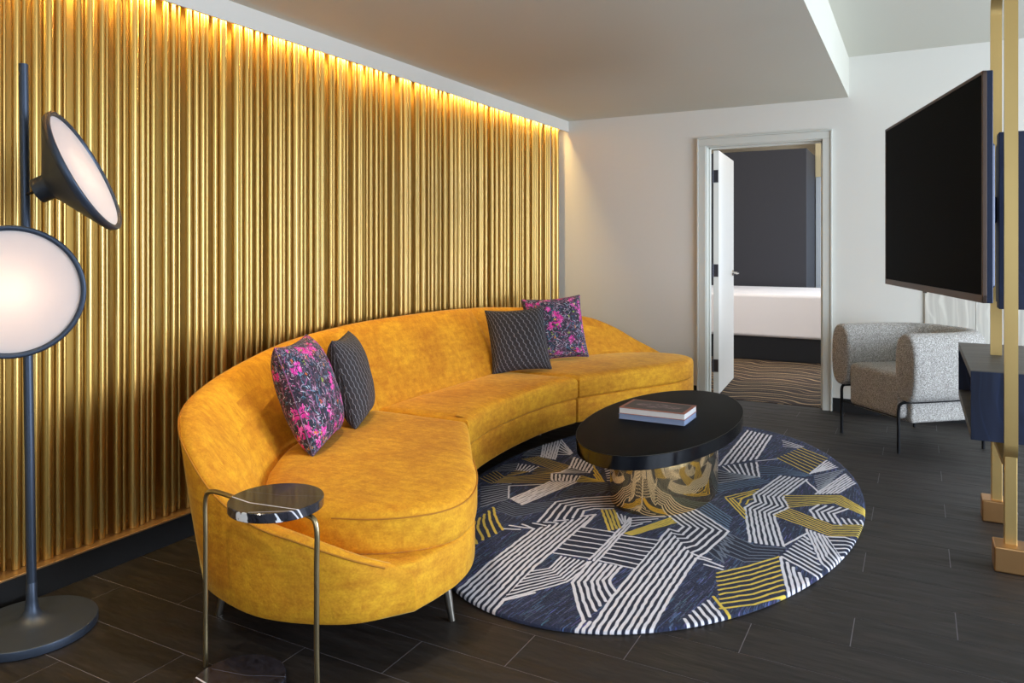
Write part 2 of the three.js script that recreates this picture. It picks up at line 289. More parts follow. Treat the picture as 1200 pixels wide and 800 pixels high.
{
  const bed = thing('bed', 'bed in the next room with white cover over a dark upholstered base', 'bed', [1.3, 0, -3.2]);
  mesh('base', rbox(-1.05, 1.25, 0.004, 0.26, -0.76, 0.86, 0.01), std({ color: 0x15171d, roughness: 0.8 }), bed);
  mesh('mattress', rbox(-1.07, 1.27, 0.258, 0.725, -0.77, 0.885, 0.035, 4), phys({ color: 0xf6f2f4, roughness: 0.9, sheen: 0.3, sheenRoughness: 0.6, sheenColor: new THREE.Color(0.6, 0.6, 0.6) }), bed);
}
{
  const l = thing('ceiling_lamp', 'round warm ceiling lamp above the bedroom carpet', 'lamp', [0.85, 2.72, -1.0]);
  mesh('housing', lathe([[0, 0], [0.17, 0], [0.17, -0.02], [0.16, -0.03], [0, -0.03]], 40), M.trimWhite, l);
  mesh('diffuser', lathe([[0.15, -0.031], [0.148, -0.06], [0.12, -0.075], [0, -0.08]], 40), std({ color: 0xfff0d8, emissive: new THREE.Color().setRGB(1, 0.8, 0.55), emissiveIntensity: 2 }), l);
  const p = new THREE.PointLight(new THREE.Color().setRGB(1, 0.90, 0.82), 8); p.position.set(0, -0.055, 0); p.castShadow = true; p.shadow.radius = 5; l.add(p);
}
{
  const c = thing('tall_cabinet', 'tall flat charcoal cabinet standing beyond the bed', 'cabinet', [0.3, 0, -4.45]);
  mesh('body', rbox(-1.4, 1.214, 0.004, 2.492, -0.45, 0.45, 0.003), std({ color: 0x2d2d33, roughness: 0.7 }), c);
}
{
  const c = thing('closet_front', 'pale blue grey sliding panel under a beige header by the charcoal cabinet', 'closet', [2.2, 0, -5.0]);
  mesh('header', box(-0.68, 1.4, 2.2, 2.7, -0.1, 0.1), std({ color: 0xcdb98f, roughness: 0.9 }), c);
  mesh('panel', rbox(-0.62, 1.4, 0.0, 2.2, -0.1, 0.02, 0.003), std({ color: 0xb9c4cc, roughness: 0.5 }), c);
  mesh('jamb', rbox(-0.68, -0.62, 0.0, 2.2, -0.1, 0.06, 0.003), std({ color: 0xb3b7b9, roughness: 0.5 }), c);
}
{
  const p = thing('wood_wall_panel', 'pale washed wood panel on the wall behind the armchair', 'wall panel', [2.80, 0.1, 0.0]);
  for (const [a, b] of [[0, 0.31], [0.313, 0.62], [0.623, 0.93], [0.933, 1.24]]) mesh('board', rbox(a, b, 0, 1.45, 0.001, 0.012, 0.002), M.paleWood, p);
}

// ------------------------------------------------------------------ rug
const RUG = { x: 1.60, z: 2.42, a: 0.943, b: 1.555, h: 0.014 };
function onPlane(u, v, y) { const f = V(-Math.sin(YAW), 0, -Math.cos(YAW)), r = V(Math.cos(YAW), 0, -Math.sin(YAW)); const d = f.addScaledVector(r, (u - 600) / FOCAL); d.y = -(v - HORIZON) / FOCAL; const t = (y - EYE.y) / d.y; return EYE.clone().addScaledVector(d, t); }
const O = { 1: [540, 500], 2: [530, 600], 3: [620, 640], 4: [690, 580], 5: [770, 640], 6: [820, 500], 7: [850, 560] };
const PXM = 640, RW = Math.ceil(2 * RUG.a * PXM), RH = Math.ceil(2 * RUG.b * PXM);
{
  const cv = document.createElement('canvas'); cv.width = RW; cv.height = RH; const g = cv.getContext('2d');
  g.fillStyle = '#262d47'; g.fillRect(0, 0, RW, RH);
  // fine streaks of the navy ground
  for (let k = 0; k < 21000; k++) { const x = rnd() * RW, y = rnd() * RH, a = 1.52 + 0.12 * Math.sin(x / 160) + R(-0.06, 0.06), L = R(12, 46); g.strokeStyle = rnd() < 0.5 ? `rgba(${80 + 60 * rnd()},${96 + 60 * rnd()},${146 + 60 * rnd()},0.55)` : 'rgba(18,22,40,0.6)'; g.lineWidth = R(1, 2.4); g.beginPath(); g.moveTo(x, y); g.lineTo(x + Math.cos(a) * L, y - Math.sin(a) * L); g.stroke(); }
  const col = { W: '#e4e2ea', Y: '#dcc04e', T: '#b99b4c', S: '#9aa0ad', D: '#5b7594', G: '#6a7486' };
  const toC = (c, x, y) => { const p = onPlane(O[c][0] + x / 6.6667, O[c][1] + y / 6.6667, RUG.h); return [(p.x - RUG.x + RUG.a) * PXM, (p.z - RUG.z + RUG.b) * PXM]; };
  const path = (pts) => pts.map(p => toC(...p));
  function line(pts, c, w) {
    // worn hand-tufted line: the polyline is resampled and jittered a little
    const out = []; for (let i = 0; i < pts.length - 1; i++) { const [a, b] = [pts[i], pts[i + 1]]; const n = Math.max(2, Math.round(Math.hypot(b[0] - a[0], b[1] - a[1]) / 16)); for (let k = 0; k < n; k++) out.push([lerp(a[0], b[0], k / n), lerp(a[1], b[1], k / n)]); } out.push(pts[pts.length - 1]);
    for (const q of out) { q[0] += R(-1.3, 1.3); q[1] += R(-1.3, 1.3); }
    g.strokeStyle = col[c]; g.lineWidth = w; g.lineJoin = 'round'; g.lineCap = 'round'; g.beginPath(); out.forEach((q, i) => i ? g.lineTo(q[0], q[1]) : g.moveTo(q[0], q[1])); g.stroke();
  }
  // a band of n stripes between two edge polylines, ground between them darker
  function band(A, B, n, c, w, ground = '#1d2236') {
    A = path(A); B = path(B);
    g.fillStyle = ground; g.beginPath(); [...A, ...B.slice().reverse()].forEach((q, i) => i ? g.lineTo(q[0], q[1]) : g.moveTo(q[0], q[1])); g.fill();
    for (let k = 0; k < n; k++) { const t = n > 1 ? k / (n - 1) : 0; const pts = A.map((a, i) => [lerp(a[0], B[i][0], t), lerp(a[1], B[i][1], t)]); let d = 1e9; A.forEach((a, i) => d = Math.min(d, Math.hypot(a[0] - B[i][0], a[1] - B[i][1]))); const far = Math.hypot(A[0][0] - B[0][0], A[0][1] - B[0][1]), far2 = Math.hypot(A[A.length - 1][0] - B[A.length - 1][0], A[A.length - 1][1] - B[A.length - 1][1]); const pitch = Math.max(far, far2) / Math.max(1, n - 1); line(pts, c, w || clamp(pitch * 0.36, 4, 8)); }
  }
  const ln = (pts, c, w = 8) => line(path(pts), c, w);
  // slate and steel bands first (they lie under the brighter ones)
  band([[1, 330, 575], [1, 430, 610], [1, 720, 585]], [[1, 270, 650], [1, 420, 700], [1, 640, 660]], 7, 'G', 5);
  band([[7, 10, 425], [7, 230, 530], [7, 480, 550]], [[7, -60, 570], [7, 150, 655], [7, 330, 650]], 6, 'G', 5);
  band([[4, 1080, 300], [4, 1140, 340], [7, 10, 425]], [[4, 930, 440], [4, 1060, 530], [7, -60, 570]], 6, 'G', 5);
  band([[4, 930, 55], [4, 1120, 180]], [[4, 865, 125], [4, 1090, 265]], 6, 'D', 6);
  band([[6, 470, 300], [6, 640, 320], [6, 880, 380]], [[6, 480, 372], [6, 660, 372], [6, 820, 388]], 6, 'D', 5);
  band([[6, 140, 455], [6, 480, 405]], [[6, 150, 505], [6, 560, 430]], 5, 'D', 5);
  band([[1, 900, 470], [1, 1130, 430]], [[1, 700, 570], [1, 1190, 490]], 7, 'G', 4);
  band([[1, 160, 470], [1, 390, 445]], [[1, 160, 625], [1, 370, 560]], 9, 'S', 6);
  band([[1, 520, 190], [1, 640, 150]], [[1, 480, 225], [1, 635, 225]], 6, 'S', 5);
  // big sweep from the near edge towards the table
  band([[3, 440, 715], [4, 190, 790], [4, 545, 360], [4, 630, 265]], [[3, 930, 690], [4, 640, 795], [4, 760, 610], [4, 840, 495]], 9, 'W', 8);
  band([[4, 630, 265], [4, 700, 285], [4, 740, 245], [4, 640, 172], [4, 530, 60]], [[4, 840, 495], [4, 910, 450], [4, 1095, 285], [4, 835, 115], [4, 720, 20]], 7, 'W');
  ln([[4, 840, 495], [4, 905, 505], [4, 1045, 560]], 'W'); ln([[4, 905, 543], [4, 1045, 582]], 'W'); ln([[4, 815, 460], [4, 950, 505]], 'W');
  // left sweep
  band([[2, 20, 635], [2, 300, 390], [2, 640, 130]], [[2, 290, 810], [2, 640, 430], [2, 1115, 20]], 9, 'W');
  band([[1, 600, 745], [1, 740, 588], [1, 900, 560], [1, 1190, 540]], [[1, 940, 705], [1, 960, 655], [1, 1050, 640], [1, 1190, 640]], 6, 'W');
  band([[2, 640, 130], [2, 550, 95]], [[2, 900, 60], [2, 800, 70]], 4, 'W'); ln([[2, 450, 105], [2, 640, 130]], 'W'); ln([[2, 395, 130], [2, 525, 136]], 'W');
  ln([[1, 940, 700], [1, 1050, 685], [1, 960, 780]], 'W');
  band([[2, 400, 680], [2, 900, 545], [2, 1095, 395]], [[2, 620, 462], [2, 760, 440], [2, 855, 345]], 8, 'W', 6);
  ln([[2, 310, 790], [2, 400, 690], [2, 640, 630]], 'W');
  band([[2, 1010, 118], [4, 195, 290]], [[2, 800, 320], [2, 1080, 362]], 7, 'W', 7);
  band([[4, 265, 315], [4, 550, 355]], [[4, 90, 515], [4, 360, 575]], 8, 'W', 7);
  band([[4, 5, 505], [4, 330, 180]], [[4, 62, 522], [4, 355, 200]], 3, 'W', 7);
  band([[3, 480, 120], [3, 340, 285], [3, 380, 450], [3, 430, 590]], [[3, 720, 160], [3, 628, 265], [3, 650, 320], [3, 675, 352]], 7, 'W', 8);
  ln([[3, 430, 580], [3, 345, 690]], 'W'); ln([[3, 475, 590], [3, 395, 700]], 'W');
  band([[4, 215, 140], [4, 265, 225]], [[4, 320, 175], [4, 300, 200]], 4, 'W', 6);
  band([[4, 340, 178], [4, 600, 168]], [[4, 330, 245], [4, 420, 225]], 4, 'W', 6);
  band([[4, 103, 115], [4, 160, 275]], [[4, 195, 115], [4, 245, 255]], 4, 'Y', 8);
  band([[4, 285, 300], [4, 640, 178]], [[4, 335, 314], [4, 675, 215]], 5, 'Y', 7);
  // yellow block and the short tufts by the near edge
  band([[5, 470, 210], [5, 720, 155], [5, 955, 82]], [[5, 500, 488], [5, 760, 455], [5, 1000, 385]], 9, 'Y', 7, '#20263a');
  ln([[5, 440, 395], [5, 610, 590]], 'Y');
  band([[5, 215, 570], [5, 280, 650]], [[5, 400, 425], [5, 555, 600]], 6, 'W', 8);
  band([[5, 968, 88], [5, 1005, 260], [5, 1045, 420]], [[5, 1170, 250], [5, 1185, 285], [5, 1195, 315]], 5, 'W', 8);
  // stripes at the right-hand rim
  band([[7, 445, 615], [7, 600, 700], [7, 790, 810]], [[7, 620, 455], [7, 635, 466], [7, 650, 480]], 9, 'W', 8);
  ln([[7, 470, 525], [7, 640, 432]], 'W', 7);
  band([[7, 635, 400], [7, 760, 670], [7, 860, 745]], [[7, 790, 455], [7, 850, 530], [7, 930, 645]], 6, 'W', 7);
  band([[7, 800, 460], [7, 940, 465], [7, 1060, 500]], [[7, 910, 620], [7, 940, 610], [7, 1000, 610]], 6, 'W', 8);
  band([[6, 640, 382], [7, 225, 130], [7, 238, 185], [7, 155, 230], [7, 195, 500]], [[7, 640, 10], [7, 450, 155], [7, 500, 230], [7, 380, 285], [7, 458, 535]], 7, 'W', 8);
  band([[7, 0, 150], [7, 262, 88]], [[7, 100, 165], [7, 212, 125]], 3, 'Y', 6); band([[7, 5, 155], [7, 157, 318]], [[7, 60, 160], [7, 157, 262]], 3, 'Y', 6);
  ln([[7, 105, 215], [7, 130, 160], [7, 215, 128]], 'Y', 6); ln([[7, 165, 205], [7, 180, 170], [7, 220, 165]], 'Y', 6);
  band([[7, 465, 138], [7, 905, 138], [7, 1110, 255]], [[7, 500, 228], [7, 850, 192], [7, 1105, 298]], 7, 'Y', 6);
  band([[7, 500, 240], [7, 840, 370], [7, 1090, 368]], [[7, 385, 290], [7, 830, 452], [7, 1070, 452]], 7, 'Y', 6);
  band([[7, 735, 210], [7, 665, 250], [7, 710, 315]], [[7, 960, 240], [7, 850, 280], [7, 905, 368]], 5, 'W', 8);
  band([[7, 915, 315], [7, 950, 362]], [[7, 1060, 330], [7, 1085, 362]], 4, 'W', 7);
  band([[6, 790, 163], [6, 995, 245]], [[6, 608, 242], [6, 852, 362]], 8, 'Y', 6);
  band([[6, 645, 105], [6, 810, 155]], [[6, 660, 152], [6, 770, 166]], 4, 'W', 6);
  band([[6, 995, 262], [6, 862, 367]], [[6, 1075, 315], [6, 960, 345]], 6, 'W', 7);
  band([[6, 900, 385], [6, 1130, 335]], [[6, 925, 505], [6, 1010, 445]], 9, 'S', 6);
  band([[6, 1140, 368], [6, 905, 525]], [[6, 1215, 440], [6, 1080, 520]], 7, 'W', 7);
  ln([[6, 830, 420], [6, 928, 508]], 'W', 7);
  band([[6, 378, 28], [6, 150, 305]], [[6, 562, 68], [6, 440, 252]], 7, 'W', 9);
  band([[6, 180, 308], [6, 240, 355]], [[6, 445, 278], [6, 465, 392]], 7, 'W', 8);
  band([[6, 140, 335], [6, 240, 362], [6, 460, 392]], [[6, 150, 440], [6, 300, 415], [6, 420, 398]], 6, 'S', 6);
  ln([[6, 440, 268], [6, 610, 252]], 'W', 6);
  // the far left, by the sofa
  band([[1, 645, 140], [1, 630, 235]], [[1, 785, 105], [1, 735, 255]], 7, 'W', 8);
  band([[1, 785, 100], [1, 870, 205]], [[1, 755, 215], [1, 850, 218]], 6, 'W', 7);
  band([[1, 600, 232], [1, 860, 310]], [[1, 480, 250], [1, 780, 352]], 7, 'T', 5);
  band([[1, 340, 398], [1, 700, 362]], [[1, 250, 438], [1, 700, 435]], 7, 'T', 5);
  band([[1, 450, 288], [1, 430, 335]], [[1, 605, 310], [1, 530, 352]], 6, 'W', 6);
  band([[1, 890, 238], [1, 850, 322]], [[1, 1040, 298], [1, 1000, 358]], 7, 'W', 8);
  band([[1, 710, 368], [1, 715, 420]], [[1, 935, 385], [1, 910, 428]], 8, 'W', 8);
  band([[1, 1035, 305], [1, 1118, 428]], [[1, 1040, 372], [1, 1072, 415]], 3, 'Y', 7);
  band([[1, 700, 428], [1, 390, 562]], [[1, 905, 430], [1, 480, 608]], 8, 'W', 8);
  ln([[1, 375, 555], [1, 375, 462], [1, 640, 450]], 'W', 6);
  band([[1, 110, 740], [2, 150, 150], [2, 190, 245]], [[1, 255, 630], [1, 270, 700], [2, 392, 140]], 5, 'Y', 8);
  band([[1, 150, 400], [1, 240, 442]], [[1, 270, 342], [1, 335, 392]], 6, 'T', 5);
  band([[1, 330, 300], [1, 450, 285]], [[1, 250, 345], [1, 430, 338]], 5, 'S', 5);
  band([[1, 340, 392], [1, 520, 352]], [[1, 420, 345], [1, 530, 352]], 4, 'T', 5);
  band([[1, 780, 352], [1, 860, 318]], [[1, 700, 362], [1, 1000, 358]], 5, 'W', 5);
  band([[1, 900, 430], [1, 1115, 428]], [[1, 940, 385], [1, 1070, 415]], 5, 'Y', 6);
  band([[1, 560, 360], [1, 700, 362]], [[1, 600, 315], [1, 780, 352]], 4, 'T', 5);
  // beneath the table top
  band([[6, -120, 160], [6, -260, 330]], [[6, 60, 210], [6, -60, 380]], 8, 'W', 8);
  band([[6, -420, 120], [6, -330, 330]], [[6, -180, 110], [6, -250, 320]], 6, 'Y', 8);
  band([[1, 1130, 330], [1, 1360, 250]], [[1, 1150, 420], [1, 1400, 400]], 6, 'W', 8);
  const rt = new THREE.CanvasTexture(cv); rt.colorSpace = THREE.SRGBColorSpace;
  const pile = tex(512, (u, v) => 0.5 * fbm(u, v, 90, 90, 2, 601) + 0.5 * fbm(u, v, 20, 20, 3, 605), false); pile.repeat.set(5, 7);
  const rugMat = phys({ map: rt, bumpMap: pile, bumpScale: 0.004, roughness: 1, sheen: 0.25, sheenRoughness: 0.6, sheenColor: new THREE.Color(0.4, 0.42, 0.5) });
  const N = 160, ring = []; for (let i = 0; i < N; i++) { const t = i / N * Math.PI * 2; ring.push([RUG.a * Math.cos(t), RUG.b * Math.sin(t)]); }
  const geo = prism(ring, [[0.004, 0], [0, 0.004], [0.001, 0.009], [0.005, 0.013], [0.012, RUG.h], [0.03, RUG.h]]);
  const p = geo.attributes.position, uv = geo.attributes.uv; for (let i = 0; i < p.count; i++) uv.setXY(i, (p.getX(i) + RUG.a) / (2 * RUG.a), 1 - (p.getZ(i) + RUG.b) / (2 * RUG.b));
  const rug = mesh('rug', geo, rugMat); rug.position.set(RUG.x, 0.0005, RUG.z);
  tag(rug, 'oval navy rug with zigzag bands of white and yellow stripes', 'rug');
}

// ------------------------------------------------------------------ sofa
{
  const t = thing('curved_sofa', 'long curved amber velvet sofa with low wraparound back on metal legs', 'sofa', [0, 0, 0]);
  // rim of the back: x, y, z, foot x, foot z, depth at the seat, thickness at the rim (left end to right end)
  const K = [
    [1.402, 0.262, 4.300, 1.404, 4.290, 0.050, 0.045],
    [1.29, 0.330, 4.440, 1.290, 4.440, 0.060, 0.055],
    [1.14, 0.385, 4.520, 1.140, 4.518, 0.075, 0.060],
    [1.00, 0.420, 4.555, 1.000, 4.548, 0.100, 0.065],
    [0.84, 0.485, 4.560, 0.850, 4.532, 0.150, 0.070],
    [0.70, 0.575, 4.540, 0.720, 4.492, 0.200, 0.075],
    [0.57, 0.635, 4.480, 0.610, 4.418, 0.235, 0.080],
    [0.38, 0.672, 4.310, 0.440, 4.235, 0.250, 0.085],
    [0.21, 0.710, 4.040, 0.300, 3.980, 0.250, 0.085],
    [0.12, 0.752, 3.770, 0.210, 3.730, 0.250, 0.085],
    [0.07, 0.792, 3.500, 0.160, 3.480, 0.255, 0.085],
    [0.035, 0.828, 3.000, 0.120, 3.000, 0.270, 0.085],
    [0.03, 0.835, 2.420, 0.110, 2.420, 0.270, 0.085],
    [0.04, 0.828, 1.850, 0.120, 1.850, 0.265, 0.085],
    [0.08, 0.802, 1.370, 0.160, 1.400, 0.255, 0.085],
    [0.19, 0.770, 1.000, 0.260, 1.050, 0.250, 0.085],
    [0.36, 0.708, 0.720, 0.420, 0.780, 0.245, 0.085],
    [0.47, 0.670, 0.580, 0.530, 0.640, 0.235, 0.080],
    [0.62, 0.590, 0.455, 0.670, 0.510, 0.210, 0.075],
    [0.75, 0.505, 0.385, 0.790, 0.440, 0.170, 0.070],
    [0.92, 0.415, 0.330, 0.940, 0.385, 0.120, 0.065],
    [1.08, 0.335, 0.340, 1.080, 0.370, 0.075, 0.055],
    [1.215, 0.262, 0.430, 1.215, 0.440, 0.050, 0.045]];
  const cO = new THREE.CatmullRomCurve3(K.map(k => V(k[0], k[1], k[2])), false, 'centripetal');
  const cB = new THREE.CatmullRomCurve3(K.map(k => V(k[3], 0.13, k[4])), false, 'centripetal');
  const n1 = K.length - 1;
  const at = (s) => { const O = cO.getPoint(s), B = cB.getPoint(s), T = cO.getTangent(s); let nx = -T.z, nz = T.x; const l = Math.hypot(nx, nz); nx /= l; nz /= l; if (nx * (0.95 - O.x) + nz * (2.42 - O.z) < 0) { nx = -nx; nz = -nz; } const f = clamp(s * n1, 0, n1 - 1e-6), i = Math.floor(f), w = f - i; return { O, B, nx, nz, d: lerp(K[i][5], K[i + 1][5], w), th: lerp(K[i][6], K[i + 1][6], w) }; };
  const seamS = (z) => { let b = 0, e = 9; for (let k = 0; k <= 2000; k++) { const q = cO.getPoint(k / 2000); if (q.x < 0.35 && Math.abs(q.z - z) < e) { e = Math.abs(q.z - z); b = k / 2000; } } return b; };
  const S1 = seamS(3.12), S2 = seamS(1.84);
  function shell(s0, s1, n) {
    const rings = [];
    for (let k = 0; k <= n; k++) {
      const s = lerp(s0, s1, k / n), { O, B, nx, nz, d, th } = at(s);
      const edge = Math.min(s0 > 0 ? (s - s0) * 6.5 : 1, s1 < 1 ? (s1 - s) * 6.5 : 1), pull = 0.018 * Math.pow(1 - clamp(edge / 0.05), 2.2);   // rounded ends at the seams
      const P = (i, y, tO) => { const x = lerp(B.x, O.x, tO), z = lerp(B.z, O.z, tO); return [x + nx * i, y, z + nz * i]; };
      const y = O.y, lowY = Math.min(0.37, y - 0.03), ring = [];
      ring.push(P(0.012, 0.128, 0)); ring.push(P(0.0, 0.140, 0.01));
      for (const q of [0.25, 0.5, 0.75]) ring.push(P(-0.004 * Math.sin(q * Math.PI), lerp(0.14, y - 0.012, q), q));
      ring.push(P(0.0, y - 0.012, 1)); ring.push(P(0.006, y - 0.003, 1)); ring.push(P(th * 0.3, y - pull * 0.4, 1)); ring.push(P(th * 0.7, y - 0.002 - pull * 0.4, 1)); ring.push(P(th - pull, y - 0.016, 1));
      for (const q of [0.15, 0.35, 0.6, 0.85, 1]) ring.push(P(lerp(th, d, Math.pow(q, 0.85)) + 0.02 * Math.sin(q * Math.PI) * smooth((y - 0.35) / 0.3) - pull, lerp(y - 0.02, lowY, q), 1 - q * 0.6));
      ring.push(P(d - 0.02, 0.20, 0.2));
      rings.push(ring);
    }
    return loft(rings, true, true, 1.2);
  }
  mesh('back_section', shell(0, S1, 110), M.velvet, t); mesh('back_section', shell(S1, S2, 60), M.velvet, t); mesh('back_section', shell(S2, 1, 90), M.velvet, t);
  // welt along the outer rim of the back
  { const pts = []; for (let k = 0; k <= 160; k++) { const { O, nx, nz } = at(lerp(0.022, 0.975, k / 160)); pts.push([O.x - nx * 0.0005, O.y - 0.010, O.z - nz * 0.0005]); } mesh('welt', tube(pts, 0.0032, 320, 6), M.piping, t); }
  // seats: plan outlines at seat level
  const frontMid = [[0.868, 3.115], [0.822, 2.90], [0.797, 2.66], [0.790, 2.42], [0.799, 2.18], [0.826, 1.97], [0.868, 1.80]];
  const frontL = [[0.872, 3.130], [0.93, 3.21], [1.04, 3.375], [1.19, 3.60], [1.33, 3.80], [1.405, 3.95], [1.43, 4.07], [1.408, 4.165], [1.345, 4.25], [1.255, 4.32], [1.14, 4.37], [1.01, 4.385], [0.88, 4.36], [0.75, 4.28]];
  const frontR = [[0.872, 1.780], [0.94, 1.63], [1.05, 1.395], [1.17, 1.165], [1.255, 0.985], [1.30, 0.83], [1.305, 0.70], [1.275, 0.58], [1.205, 0.495], [1.10, 0.455], [0.98, 0.455], [0.86, 0.50], [0.74, 0.58]];
  const innerL = [[0.62, 4.13], [0.46, 3.88], [0.35, 3.55], [0.30, 3.130]], innerR = [[0.62, 0.72], [0.47, 0.93], [0.36, 1.25], [0.30, 1.780]];
  const outL = [...spline(frontL, 70), ...spline(innerL, 16)], outR = [...spline(frontR, 70), ...spline(innerR, 16)], outM = [...spline(frontMid, 34), [0.30, 1.80], [0.29, 2.1], [0.29, 2.45], [0.29, 2.8], [0.30, 3.115]];
  const cush = [[0.03, 0.284], [0.010, 0.286], [0.002, 0.294], [0, 0.306], [0.0, 0.385], [0.003, 0.400], [0.012, 0.411], [0.026, 0.418], [0.05, 0.423], [0.085, 0.426]];
  mesh('seat_cushion', prism(outL, cush), M.velvet, t); mesh('seat_cushion', prism(outM, cush), M.velvet, t); mesh('seat_cushion', prism(outR, cush), M.velvet, t);
  // seams of the seat cushions
  const seam = (pl, y, off) => { const pts = spline(pl, 60).map(q => [q[0], y, q[1]]); return tube(pts, 0.0026, 140, 6); };
  mesh('seam', seam(frontL.slice(3, 11), 0.398, 0), M.piping, t);
  // base below the seats
  const oB = (a, b, n) => Array.from({ length: n + 1 }, (_, k) => { const s = lerp(a, b, k / n), { B, nx, nz } = at(s), e = 0.001 + 0.016 * smooth(Math.min(s, 1 - s) / 0.12); return [B.x + nx * e, B.z + nz * e]; });
  const shrink = (pl, dx) => pl.map(([x, z]) => [x - dx, z]);
  const bL = [...spline(shrink([...frontL.slice(0, 7), [1.425, 4.20]], 0.010), 60), ...oB(0.0, S1, 60)], bR = [...spline(shrink([...frontR.slice(0, 7), [1.285, 0.56]], 0.010), 60), ...oB(1.0, S2, 60)];
  const bM = [...spline(shrink(frontMid, 0.012), 30), ...oB(S2, S1, 24)];
  const bp = [[0.03, 0.128], [0.008, 0.129], [0, 0.138], [0, 0.272], [0.004, 0.280], [0.016, 0.284], [0.04, 0.285]];
  for (const b of [bL, bM, bR]) mesh('base_section', prism(b, bp), M.velvet, t);
  for (const [x, z, dx, dz] of [[1.388, 4.060, -0.03, 0.0], [0.668, 4.400, 0.02, -0.02], [0.56, 3.20, -0.02, 0], [0.56, 1.72, -0.02, 0], [1.24, 0.72, -0.02, 0.01], [0.60, 0.68, 0.02, 0.02], [0.20, 2.95, 0.015, 0], [0.20, 1.92, 0.015, 0]])
    mesh('leg', rod([x, 0.0, z], [x + dx, 0.14, z + dz], 0.011, 0.017, 18), M.steel, t);
}

// ------------------------------------------------------------------ cushions on the sofa
function pillowGeo(w, h, d, n = 26) {
  const pos = [], uv = [], idx = [];
  for (const side of [1, -1]) for (let j = 0; j <= n; j++) for (let i = 0; i <= n; i++) {
    const a = Math.sin((i / n - 0.5) * Math.PI), b = Math.sin((j / n - 0.5) * Math.PI);   // finer towards the seams, so that the print keeps its size
    const puff = Math.pow(Math.max(0, (1 - a ** 4) * (1 - b ** 4)), 0.42) * (1 - 0.18 * (a * a + b * b));
    const pinch = 1 - 0.075 * (1 - b * b) * a * a, pinch2 = 1 - 0.075 * (1 - a * a) * b * b;
    const wr = 0.006 * (noise(a * 4 + 9, b * 4 + 9, 64, 64, side + 700) - 0.5) * (1 - a ** 4) * (1 - b ** 4);
    pos.push(a * w / 2 * pinch, b * h / 2 * pinch2, side * (d / 2 * puff + wr + 0.0015)); uv.push(i / n, j / n);
  }
  const st = (n + 1) * (n + 1);
  for (const s of [0, 1]) for (let j = 0; j < n; j++) for (let i = 0; i < n; i++) { const a = s * st + j * (n + 1) + i, b = a + 1, c = a + n + 1, e = c + 1; s === 0 ? idx.push(a, b, c, b, e, c) : idx.push(a, c, b, b, c, e); }
  for (let i = 0; i < n; i++) for (const [p, q] of [[i, i + 1], [n * (n + 1) + i + 1, n * (n + 1) + i], [(i + 1) * (n + 1), i * (n + 1)], [i * (n + 1) + n, (i + 1) * (n + 1) + n]]) idx.push(p, st + p, q, q, st + p, st + q);
  const g = new THREE.BufferGeometry(); g.setAttribute('position', new THREE.Float32BufferAttribute(pos, 3)); g.setAttribute('uv', new THREE.Float32BufferAttribute(uv, 2)); g.setIndex(idx); g.computeVertexNormals(); return g;
}
function floralTex(s) {
  const cv = document.createElement('canvas'); cv.width = cv.height = 1024; const g = cv.getContext('2d'); seed = s;
  g.fillStyle = '#2a2130'; g.fillRect(0, 0, 1024, 1024);
  const strokes = (n, cols, l0, l1, w0, w1) => { for (let k = 0; k < n; k++) { const x = rnd() * 1024, y = rnd() * 1024, a = rnd() * 6.28, L = R(l0, l1), c = R(-0.8, 0.8); g.strokeStyle = cols[Math.floor(rnd() * cols.length)]; g.lineWidth = R(w0, w1); g.lineCap = 'round'; g.beginPath(); g.moveTo(x, y); g.quadraticCurveTo(x + Math.cos(a + c) * L * 0.6, y + Math.sin(a + c) * L * 0.6, x + Math.cos(a) * L, y + Math.sin(a) * L); g.stroke(); } };
  strokes(1500, ['#1c1a2a', '#3a2740', '#57304f', '#22405a', '#1f2f3f', '#6d4a60'], 40, 110, 5, 16);
  strokes(900, ['#8a5f80', '#9a8aa0', '#3f6e86', '#5f86a0', '#74506a', '#a85b8f'], 26, 70, 3, 9);
  for (let k = 0; k < 46; k++) { const x = rnd() * 1024, y = rnd() * 1024, big = R(16, 58); for (let q = 0; q < 26; q++) { const a = rnd() * 6.28, r = rnd() * big; g.fillStyle = ['#d9279a', '#ee3fb0', '#b81f80', '#e768bd', '#c63aa0'][Math.floor(rnd() * 5)]; g.beginPath(); g.ellipse(x + Math.cos(a) * r, y + Math.sin(a) * r, R(6, 20), R(4, 11), a, 0, 6.3); g.fill(); } }
  for (let k = 0; k < 60; k++) { const x = rnd() * 1024, y = rnd() * 1024; g.fillStyle = ['#c9602a', '#d88a30', '#8fae3c', '#b04a3a', '#d6b24a'][Math.floor(rnd() * 5)]; for (let q = 0; q < 4; q++) { g.beginPath(); g.ellipse(x + R(-14, 14), y + R(-14, 14), R(4, 13), R(3, 8), rnd() * 6, 0, 6.3); g.fill(); } }
  strokes(620, ['#efe6f0', '#d8c2dc', '#c9d8e6', '#f0c2e2'], 8, 34, 2, 5);
  strokes(500, ['#15131f', '#1d2335'], 20, 60, 3, 7);
  const t = new THREE.CanvasTexture(cv); t.colorSpace = THREE.SRGBColorSpace; return t;
}
